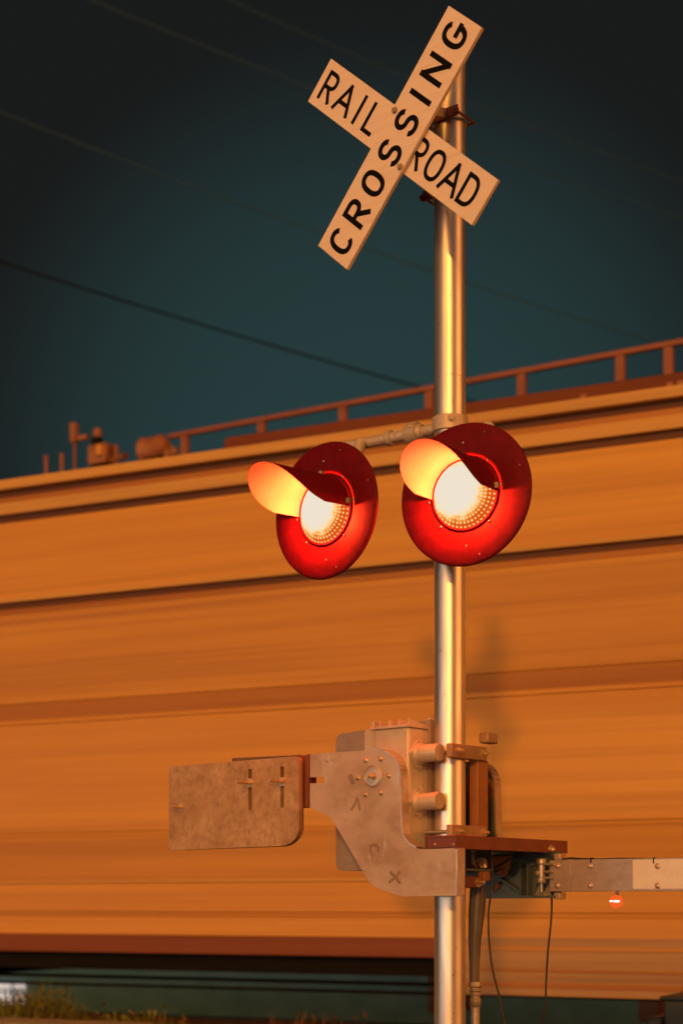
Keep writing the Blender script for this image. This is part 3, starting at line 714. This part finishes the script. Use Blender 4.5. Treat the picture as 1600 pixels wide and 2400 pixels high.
# ================================================================== catwalk structure beyond the train
CA = math.degrees(math.atan2(800+5480, F)); cd = 17.2
cw_o = Vector((CX, cd-D, 0)); cat = tag(root('steel_catwalk', cw_o, -R(90-CA)), 'red brown elevated steel walkway with railing showing above the train roof', 'walkway')
def SC(px): k = px-800; return k*cd/(F*math.sin(R(CA)) + k*math.cos(R(CA)))
ZR = EH + (HZ-943)/F*cd
b = MB(); b.box((SC(395),-.03,ZR-.055),(SC(1566)+2.5,.03,ZR)); b.build('handrail', M['catwalk'], cat, .01)
xa = SC(434); xb = SC(1453); sp_ = (xb-xa)/5
for k in range(-0, 8):
    x = xa + k*sp_ if k < 6 else (SC(1566) if k == 6 else SC(1566)+sp_)
    b = MB(); b.box((x-.045,-.028,ZR-1.05),(x+.045,.028,ZR-.056)); b.box((x-.07,-.04,ZR-1.06),(x+.07,.04,ZR-1.0)); b.build('railing_post', M['catwalk'], cat, .006)
b = MB(); b.box((SC(0)-2.5,-.06,ZR-1.30),(SC(1566)+2.5,1.2,ZR-1.061)); b.build('deck', M['catwalk'], cat, .01)
b = MB(); b.box((SC(434),1.1,ZR-.055),(SC(1566)+2.5,1.15,ZR)); b.build('handrail', M['catwalk'], cat, .01)
for x in (SC(0)-2, SC(1000), SC(1500), SC(1566)+2.4):
    b = MB(); b.box((x-.1,.2,0),(x+.1,.4,ZR-1.301)); b.box((x-.1,.8,0),(x+.1,1.0,ZR-1.301)); b.build('support_leg', M['catwalk'], cat, .01)
# equipment standing on the left end of the walkway
dz_ = ZR-1.06
def eq(name, label, catg, px, fn, y=.25):
    loc = Vector((SC(px), y, dz_)); w = Matrix.Rotation(-R(90-CA), 4, 'Z') @ loc
    o = root(name, cw_o + Vector((w.x, w.y, w.z)), -R(90-CA)); tag(o, label, catg); fn(o); return o
def zpx(py, px): return EH + (HZ-py)/F*(cd - SC(px)*math.cos(R(CA)) + .15) - dz_
u_ = 17.6/F
def f_mast(o):
    h1 = zpx(988,141); b = MB(); b.cyl((0,0,0),(0,0,h1),.018); b.build('mast', M['catwalk'], o)
    b = MB(); b.box((-.05,-.04,zpx(1034,141)),(.03,.04,h1)); b.build('antenna', M['gear'], o, .01)
    b = MB(); b.box((.05,-.03,zpx(1030,150)),(.2,.03,zpx(1020,150))); b.build('bracket', M['gear'], o)
eq('antenna_mast','thin dark mast with a stubby orange antenna, the tallest gear above the roof','antenna',143,f_mast)
def f_lamp(o):
    b = MB(); b.cyl((0,0,0),(0,0,zpx(1040,196)),.02); b.build('stem', M['under'], o)
    b = MB(); z0 = zpx(1022,196); b.lathe((0,0,z0),(0,0,1),[(0,0),(.045,.005),(.052,.04),(.05,.09),(.03,.11),(0,.115)],16); b.build('beacon', M['gear'], o)
    b = MB(); b.box((-.06,-.05,zpx(1040,196)),(.05,.05,z0)); b.build('collar', M['under'], o, .01)
eq('beacon_lamp','small orange beacon on a black stem beside the antenna mast','beacon',196,f_lamp)
def f_box(o):
    b = MB(); b.box((-.16,-.12,zpx(1088,210)),(.12,.12,zpx(1042,210))); b.build('box_body', M['gear'], o, .015)
    b = MB(); b.box((-.1,-.08,0),(.08,.08,zpx(1088,210)-.001)); b.build('stand', M['under'], o)
    b = MB(); b.cyl((.03,-.125,zpx(1072,210)),(.03,-.125,zpx(1048,210)),.045); b.build('canister', M['yellow'], o)
eq('relay_box','squat orange brown box with a canister on its front, between beacon and drum','equipment box',213,f_box)
def f_drum(o):
    z1, z0 = zpx(1018,335), zpx(1082,335); zc = (z0+z1)/2; r_ = (z1-z0)/2
    b = MB(); b.lathe((-.16,0,zc),(1,0,0),[(0,0),(r_,.0),(r_*1.02,.02),(r_*.95,.04),(r_*.95,.24),(r_*1.02,.26),(r_*.5,.34),(0,.34)],28); b.build('drum_shell', M['gear'], o)
    b = MB(); b.box((-.1,-.1,0),(.14,.1,z0+.06)); b.build('cradle', M['under'], o)
    b = MB(); b.cyl((.22,-.05,z0+.02),(.22,-.05,z0+.10),.05); b.cyl((.31,-.05,z0+.04),(.31,-.05,z0+.12),.045); b.build('valve', M['gear'], o)
eq('drum','rounded brown drum lying on a cradle next to the railing end','drum',333,f_drum)
def f_post(h_):
    def f(o):
        b = MB(); b.cyl((0,0,0),(0,0,h_),.022); b.build('tube', M['gear'], o); b = MB(); b.lathe((0,0,h_),(0,0,1),[(.03,-.02),(.03,.01),(0,.025)],12); b.build('tube_cap', M['gear'], o)
    return f
eq('vent_pipe','slim upright pipe farthest from the drum, outermost of the rooftop gear','vent pipe',76,f_post(zpx(1068,76)))
eq('vent_pipe','slim upright pipe between the outermost pipe and the antenna mast','vent pipe',113,f_post(zpx(1063,113)))
def f_horn(o):
    b = MB(); b.cyl((0,0,0),(0,0,zpx(1040,240)),.026); b.build('post', M['catwalk'], o)
    b = MB(); b.lathe((.02,-.02,zpx(1070,250)),(1,-.1,.0),[(0,0),(.03,0),(.03,.06),(.045,.13),(.05,.14),(0,.14)],16); b.build('horn_bell', M['gear'], o)
    b = MB(); b.lathe((-.02,-.02,zpx(1074,250)),(-1,-.1,.0),[(0,0),(.03,0),(.03,.05),(.04,.12),(0,.12)],16); b.build('horn_bell', M['gear'], o)
eq('horn_post','short brown post with side-mounted horns before the drum','horn',241,f_horn)

# ================================================================== overhead wires
def wire(p0, p1, Y0, Y1, m, label, sag=.25, r_=.012):
    A, B = at(*p0, Y0), at(*p1, Y1); d = B-A; A2 = A-d*.8; B2 = B+d*.8; pts = []
    for i in range(61):
        t = i/60; p = A2.lerp(B2, t); s_ = (t*2.6-.8); p.z += sag*4*((s_-.5)**2-.25)*.5; pts.append(p)
    b = MB(); b.tube(pts, r_, 8); o = b.build('overhead_wire', M[m]); tag(o, label, 'wire', 'wires strung across the night sky'); return o
wire((0,262),(1530,800),17,19,'wire','pale wire passing behind the bottom tip of the crossbuck')
wire((215,0),(1600,512),18,20,'wire','pale wire passing behind the RAIL half of the crossbuck')
wire((540,0),(1600,425),19,21,'wire','topmost faint wire, crossing behind the upper arm of the crossbuck')
wire((0,613),(985,908),15,16,'wire_dark','dark wire sloping down to the railing, lowest in the sky', .07, .015)

# ================================================================== ground, track, far things
def Tw(x, y, z=0): return TO + Matrix.Rotation(TROT, 3, 'Z') @ Vector((x, y, z))
tinv = Matrix.Rotation(-TROT, 3, 'Z')
def ramp(yy):
    t = max(0, min(1, (yy+5)/3.)); a = max(0, min(1, (yy-4)/5)); return -.12*t*t*(3-2*t) - 1.25*a*a*(3-2*a)
xs = [-400,-150,-60,-30,-18,-12,-9,-6,-4,-2,0,2,4,6,9,12,18,30,60,150,400]
ys = [-400,-150,-60,-30,-14,-9,-7,-6,-5,-4.4,-3.8,-3.2,-2.6,-1.8,-1,0,1.4,3,4,4.8,5.6,6.4,7.2,8,9,12,18,30,60,150,400]
vs = []; fs = []
for y in ys:
    for x in xs: p = Tw(x, y, ramp(y)); vs.append(p)
for j in range(len(ys)-1):
    for i in range(len(xs)-1):
        a = j*len(xs)+i; fs.append((a,a+1,a+len(xs)+1,a+len(xs)))
tag(MB().add(vs, fs, True).build('ground', M['dirt']), kind='structure')
# road in front, running along the view towards the crossing
b = MB(); rv = []; fr = []
for j, y in enumerate([-60,-30,-14,-9,-7,-6,-5,-4.4,-3.8,-3.2,-2.6,-1.75]):
    for x in (1.2, 9.5): rv.append(Tw(x, y, ramp(y)+.006))
for j in range(11): fr.append((2*j,2*j+1,2*j+3,2*j+2))
tag(b.add(rv, fr, True).build('road', M['asphalt']), kind='structure')
tr = root('track_bed', TO, TROT); tag(tr, kind='structure')
b = MB(); b.box((-60,-.6,-.2),(60,3.5,-.07)); b.build('ballast', M['ballast'], tr)
for yc in (.70, 2.135):
    b = MB(); b.box((-60,yc-.035,-.01),(60,yc+.035,.02)); b.box((-60,yc-.01,-.06),(60,yc+.01,-.0105)); b.box((-60,yc-.07,-.08),(60,yc+.07,-.0605)); b.build('rail', M['rail'], tr)
# ribbed concrete kerb along the near side of the track
pan = root('kerb', TO, TROT); tag(pan, kind='structure')
b = MB(); b.box((S(-1500),-2.15,-.3),(S(1030),-1.62,.272)); b.build('kerb_block', M['concrete'], pan, .006)
b = MB(); x = S(150)
while x < S(620): b.box((x,-2.1,.2722),(x+.022,-1.66,.284)); x += .045
b.build('kerb_ribs', M['concrete'], pan)

# weeds and scrub beyond the track
def weeds(n, box, m, hmin, hmax, name, label, seed):
    rd = random.Random(seed); b = MB()
    for _ in range(n):
        x = rd.uniform(box[0], box[1]); y = rd.uniform(box[2], box[3]); base = Tw(x, y, ramp(y)-.01)
        cl = .5+.5*math.sin(x*2.3)+.4*math.sin(x*5.1+1); hh = max(.05, rd.uniform(hmin, hmax)*(.35+.5*cl)); an = rd.uniform(0, 6.28); lean = rd.uniform(.1,.6)*hh; wd = rd.uniform(.006,.016)
        d = Vector((math.cos(an), math.sin(an), 0)); s_ = Vector((-d.y, d.x, 0))*wd
        m1 = base+d*lean*.35+Vector((0,0,hh*.6)); tp = base+d*lean+Vector((0,0,hh))
        b.add([base-s_, base+s_, m1+s_*.8, m1-s_*.8, tp], [(0,1,2,3),(3,2,4)])
        for q in range(rd.randint(1,3)):
            c = base.lerp(tp, rd.uniform(.4,1)); e = Vector((rd.uniform(-1,1), rd.uniform(-1,1), rd.uniform(-.2,.7))).normalized()*rd.uniform(.03,.08); f_ = e.cross(Vector((0,0,1))).normalized()*.016
            b.add([c, c+e*.5+f_, c+e, c+e*.5-f_], [(0,1,2,3)])
    tag(b.build(name, M[m]), label, 'weeds', None, 'stuff')
weeds(1300, (S(140), S(560), -1.5, -.7), 'weed', .40, .68, 'weeds', 'yellow green weeds growing along the foot of the train', 3)
weeds(600, (S(300), S(900), -1.3, -.6), 'weed_red', .36, .60, 'dry_weeds', 'dry reddish weeds standing among the green ones below the train', 4)

# low cabinet by the roadside
cbp = at(1518,2400,2.6)
cab = tag(root('signal_cabinet', (cbp.x, cbp.y, 0), R(-26)), 'dark blue grey cabinet with stepped top standing low before the train', 'cabinet')
zt1 = at(1550,2342,2.6).z
MB().box((.09,0,0),(.85,.5,zt1)).build('body', M['cabinet'], cab, .015)
MB().box((0,-.06,0),(.088,.45,zt1-.10)).build('side_box', M['cabinet'], cab, .02)
b = MB(); b.box((.07,-.02,zt1+.0005),(.87,.52,zt1+.02)); b.build('lid', M['cabinet'], cab, .006)

# far building with lit windows seen under the train
fb = at(20,2115,21.5); fb.z = -1.37
bl = tag(root('far_building', fb, R(-10)), 'dark low building with pale lit windows glimpsed beneath the train', 'building')
MB().box((-9,0,-.2),(16,6,2.6)).build('wall', M['wall_dark'], bl)
MB().box((-9.3,-.3,2.6005),(16.3,6.3,2.9)).build('roof', M['under'], bl, .02)
zw = lambda py: EH + (HZ-py)/F*28.4 - fb.z
for px0, px1 in ((-70,-30),(-18,28),(38,62)):
    for p0, p1 in ((2302,2320),(2326,2352)):
        MB().box(((px0-20)*28.4/F,-.06,zw(p1)),((px1-20)*28.4/F,-.001,zw(p0))).build('window', M['window_glow'], bl)

# ================================================================== light
AZ, EL = 7.2, 15.5
sun = bpy.data.lights.new('street_light', 'SUN'); sun.energy = 1.24; sun.angle = R(1.7); sun.color = (1, .355, .050)
so = bpy.data.objects.new('street_light', sun); col.objects.link(so)
dv = Vector((math.sin(R(AZ))*math.cos(R(EL)), math.cos(R(AZ))*math.cos(R(EL)), -math.sin(R(EL))))
so.rotation_euler = dv.to_track_quat('-Z', 'Y').to_euler(); so.location = (-5,-20,8)

w = bpy.data.worlds.new('World'); scene.world = w; w.use_nodes = True
nt = w.node_tree; N = nt.nodes; L = nt.links; N.clear()
out = N.new('ShaderNodeOutputWorld'); bg = N.new('ShaderNodeBackground'); tc = N.new('ShaderNodeTexCoord'); L.new(bg.outputs[0], out.inputs['Surface'])
def dotn(v):
    n = N.new('ShaderNodeVectorMath'); n.operation = 'DOT_PRODUCT'; L.new(tc.outputs['Generated'], n.inputs[0]); n.inputs[1].default_value = Vector(v).normalized(); return n.outputs['Value']
def rngn(s, a, b_, interp='SMOOTHSTEP'):
    n = N.new('ShaderNodeMapRange'); n.interpolation_type = interp; n.inputs['From Min'].default_value = a; n.inputs['From Max'].default_value = b_; L.new(s, n.inputs['Value']); return n.outputs[0]
def mixc(f, A, B):
    n = N.new('ShaderNodeMix'); n.data_type = 'RGBA'; L.new(f, n.inputs['Factor'])
    for nm, c in (('A',A),('B',B)):
        if isinstance(c, tuple): n.inputs[nm].default_value = (*c,1)
        else: L.new(c, n.inputs[nm])
    return n.outputs['Result']
def addc(A, B):
    n = N.new('ShaderNodeMix'); n.data_type = 'RGBA'; n.blend_type = 'ADD'; n.inputs['Factor'].default_value = 1; L.new(A, n.inputs['A']); L.new(B, n.inputs['B']); return n.outputs['Result']
glow = rngn(dotn((.02,1,.25)), math.cos(R(15)), math.cos(R(1)))
sky = mixc(glow, (.0100,.0108,.0108), (.0200,.0445,.0460))
sky = addc(sky, mixc(rngn(dotn((0,-1,.1)), -.3, .6), (0,0,0), (.010,.040,.048)))
warm_fill = mixc(rngn(dotn((-.42,-.84,.36)), .82, .99), (0,0,0), (2.75,.95,.10))  # warm sky patch added behind the camera as fill
right = mixc(rngn(dotn((.88,-.46,.10)), .90, .985), (0,0,0), (3.6,1.05,.15))  # orange sky patch in place of an unseen lamp at right
warm_fill = addc(warm_fill, right)
def mulv(a, b_):
    n = N.new('ShaderNodeMath'); n.operation = 'MULTIPLY'; L.new(a, n.inputs[0]); L.new(b_, n.inputs[1]); return n.outputs[0]
white = mixc(mulv(rngn(dotn((0,0,1)), .085, .0), rngn(dotn((-.66,-.75,0)), .62, .93)), (0,0,0), (6.2,5.7,5.0))  # low white sky band in place of unseen lamps, for pole reflections
L.new(addc(addc(sky, warm_fill), white), bg.inputs['Color']); bg.inputs['Strength'].default_value = 1.0

# ================================================================== camera
cam = bpy.data.cameras.new('camera'); co_ = bpy.data.objects.new('camera', cam); col.objects.link(co_)
co_.location = EYE; co_.rotation_euler = (R(90),0,0)
cam.sensor_fit = 'VERTICAL'; cam.sensor_height = 36; cam.sensor_width = 24; cam.lens = F/2400*36
cam.shift_y = (HZ-1200)/2400; cam.clip_end = 2000
cam.dof.use_dof = True; cam.dof.focus_distance = 6.95; cam.dof.aperture_fstop = 1.5; cam.dof.aperture_blades = 9
scene.camera = co_
vs_ = scene.view_settings; vs_.view_transform = 'Standard'; vs_.look = 'None'; vs_.exposure = 0; vs_.gamma = 1
